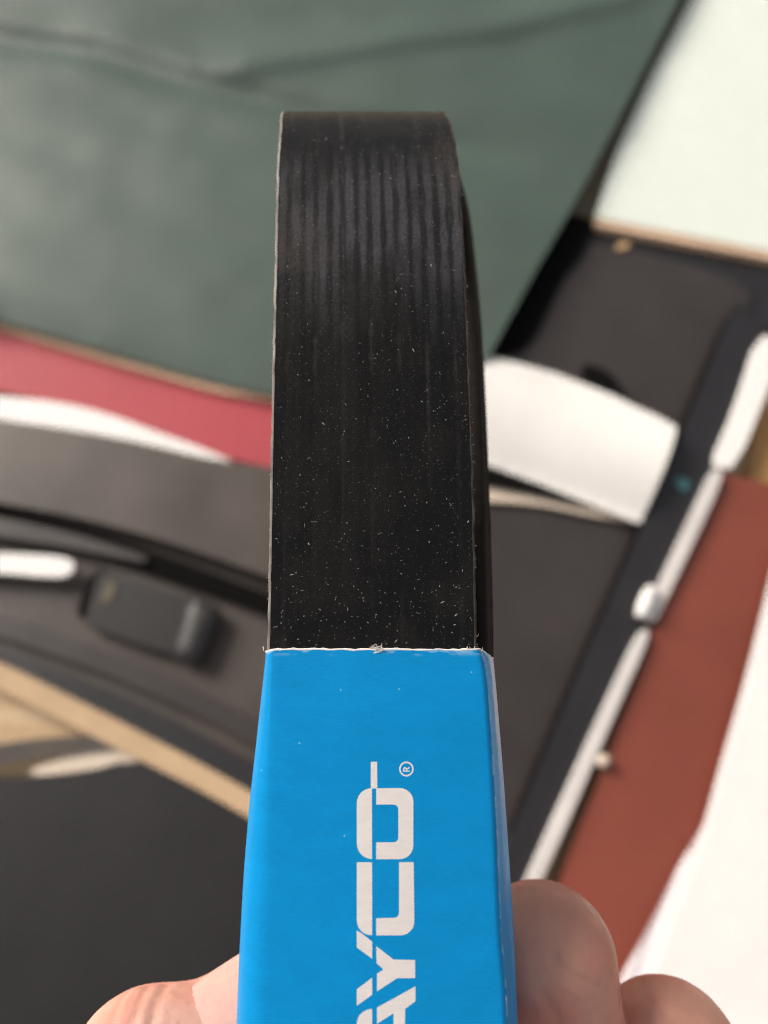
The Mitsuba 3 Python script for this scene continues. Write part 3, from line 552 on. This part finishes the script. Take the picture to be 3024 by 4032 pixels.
# ---- the hand that holds the sleeve
BONES = {   # joint: (x, y, d, radius)
    'wrist': (40, -232, 112, 21), 'wrist2': (60, -230, 112, 19), 'arm': (52, -420, 118, 30), 'arm2': (74, -420, 118, 28),
    't0': (6, -190, 106, 16), 't1': (-34, -118, 94, 12.5), 't2': (-30.0, -72.0, 98, 10.4), 't2b': (-22.5, -71.4, 100, 9.4), 't3': (-15.0, -68.0, 104.2, 8.6),
    'i0': (16, -146, 115, 12.5), 'i1': (25, -106, 112, 10.2), 'i2': (24.6, -82, 106.5, 9.6), 'i3': (21.0, -59.4, 102.2, 9.7),
    'm0': (38, -150, 117, 12.5), 'm1': (46, -122, 115, 10.3), 'm2': (44.5, -98, 110, 10.0), 'm3': (39.2, -75.2, 106.5, 9.8),
    'r0': (58, -156, 116, 12), 'r1': (63, -128, 112, 9.8), 'r2': (61, -106, 105, 9.2), 'r3': (56, -86, 100, 8.8),
    'p0': (75, -164, 113, 11), 'p1': (79, -142, 110, 8.6), 'p2': (77, -124, 104, 8.1), 'p3': (72, -107, 99, 7.6)}
def ball(j):
    x, y, d, r = BONES[j]
    return m3.Manifold.sphere(r, 40).translate([x, y, d])
def bone(*js): return m3.Manifold.batch_hull([ball(j) for j in js])
groups = [('wrist', 'wrist2', 'arm', 'arm2'), ('wrist', 'wrist2', 'i0', 'p0', 't0'), ('i0', 'm0', 'wrist'), ('m0', 'r0', 'wrist', 'wrist2'), ('r0', 'p0', 'wrist2'), ('t0', 'i0', 'wrist'),
          ('t0', 't1'), ('t1', 't2'), ('t2', 't2b'), ('t2b', 't3')]
for c in 'imrp': groups += [(c + '0', c + '1'), (c + '1', c + '2'), (c + '2', c + '3')]
body = m3.Manifold.batch_boolean([bone(*g) for g in groups], m3.OpType.Add).refine_to_length(1.6)
hm = body.to_mesh()
hand = trimesh.Trimesh(np.array(hm.vert_properties[:, :3]), np.array(hm.tri_verts), process=True)
hand = trimesh.smoothing.filter_taubin(hand, lamb=0.5, nu=0.52, iterations=14)
hv = np.array(hand.vertices)
v4, f4 = trimesh.remesh.subdivide(hv, np.array(hand.faces))
hand = trimesh.Trimesh(v4, f4, process=False); hv = np.array(hand.vertices)
hvn = np.array(hand.vertex_normals)
def crease(pts, depth, width, facing=0.3):
    """press a line into the skin (x, y of the line, on the side turned to the viewer)"""
    s, along = seg_dist(hv[:, :2], pts)
    fade = np.clip(np.minimum(along, 1 - along) / 0.25, 0, 1)
    m = (hvn[:, 2] < facing) & (hv[:, 1] > -95)
    g = np.exp(-(s / width) ** 2) - 0.45 * np.exp(-((s - 1.6 * width) / (1.2 * width)) ** 2)
    hv[m] -= hvn[m] * (depth * g * fade)[m, None]
for pts, dp, wd in (([(19.5, -54.0), (22, -55.6), (25, -57.2), (28, -60)], 0.30, 0.50), ([(21, -57.2), (23.2, -59.0), (25, -62.5), (26, -66)], 0.24, 0.50), ([(18, -57), (20.5, -60), (22, -66)], 0.16, 0.45),
                    ([(24, -52.0), (27, -54.0), (29.5, -58)], 0.14, 0.5), ([(33, -65), (37, -66.5), (42, -68)], 0.2, 0.5), ([(14, -79), (22, -80), (33, -82)], 0.6, 1.0), ([(30, -80), (37, -81), (46, -84)], 0.4, 0.9),
                    ([(-33, -56), (-31, -60), (-30, -66)], 0.25, 0.5), ([(-30.5, -55), (-28.8, -59), (-28, -65)], 0.28, 0.5), ([(-35.5, -59), (-33.5, -62), (-32.5, -68)], 0.2, 0.5)):
    crease(pts, dp, wd)
hv += hvn * (0.16 * (meshkit.fbm(hv / 5.0, 3, 21) - 0.5) * 2)[:, None]
put('hand__skin', (held(hv), np.array(hand.faces)), 'mat_skin')
# thumb nail: a curved plate on the side of the last joint that faces up and out
a0, a1 = np.array(BONES['t2b'][:3]), np.array(BONES['t3'][:3])
ax = (a1 - a0) / np.linalg.norm(a1 - a0)
outw = np.array([-0.35, 0.62, -0.70]); outw -= ax * (outw @ ax); outw /= np.linalg.norm(outw)
sd = np.cross(ax, outw)
rows = []
for q in np.linspace(0, 1, 22):
    for ang in np.linspace(-0.80, 0.80, 25):
        r = np.interp(q, [0, 1], [9.65, 8.75]) + 0.16 * np.clip(min(q, 1) * 8, 0, 1)
        aa = ang * (1 - 0.35 * (1 - q) ** 4)
        rows.append(a0 + ax * (-1.0 + 14.5 * q - 2.2 * (1 - (ang / 0.8) ** 2) * (1 - q) ** 2) + r * (math.cos(aa) * outw + math.sin(aa) * sd))
nv = np.array(rows); nf = grid_faces(22, 25)
put('hand__thumbnail', (held(nv), nf), 'mat_nail', 'pale pink thumbnail')
labels['hand'] = {'label': 'bare hand gripping the blue sleeve, thumb on one side and fingertips on the other', 'category': 'hand'}
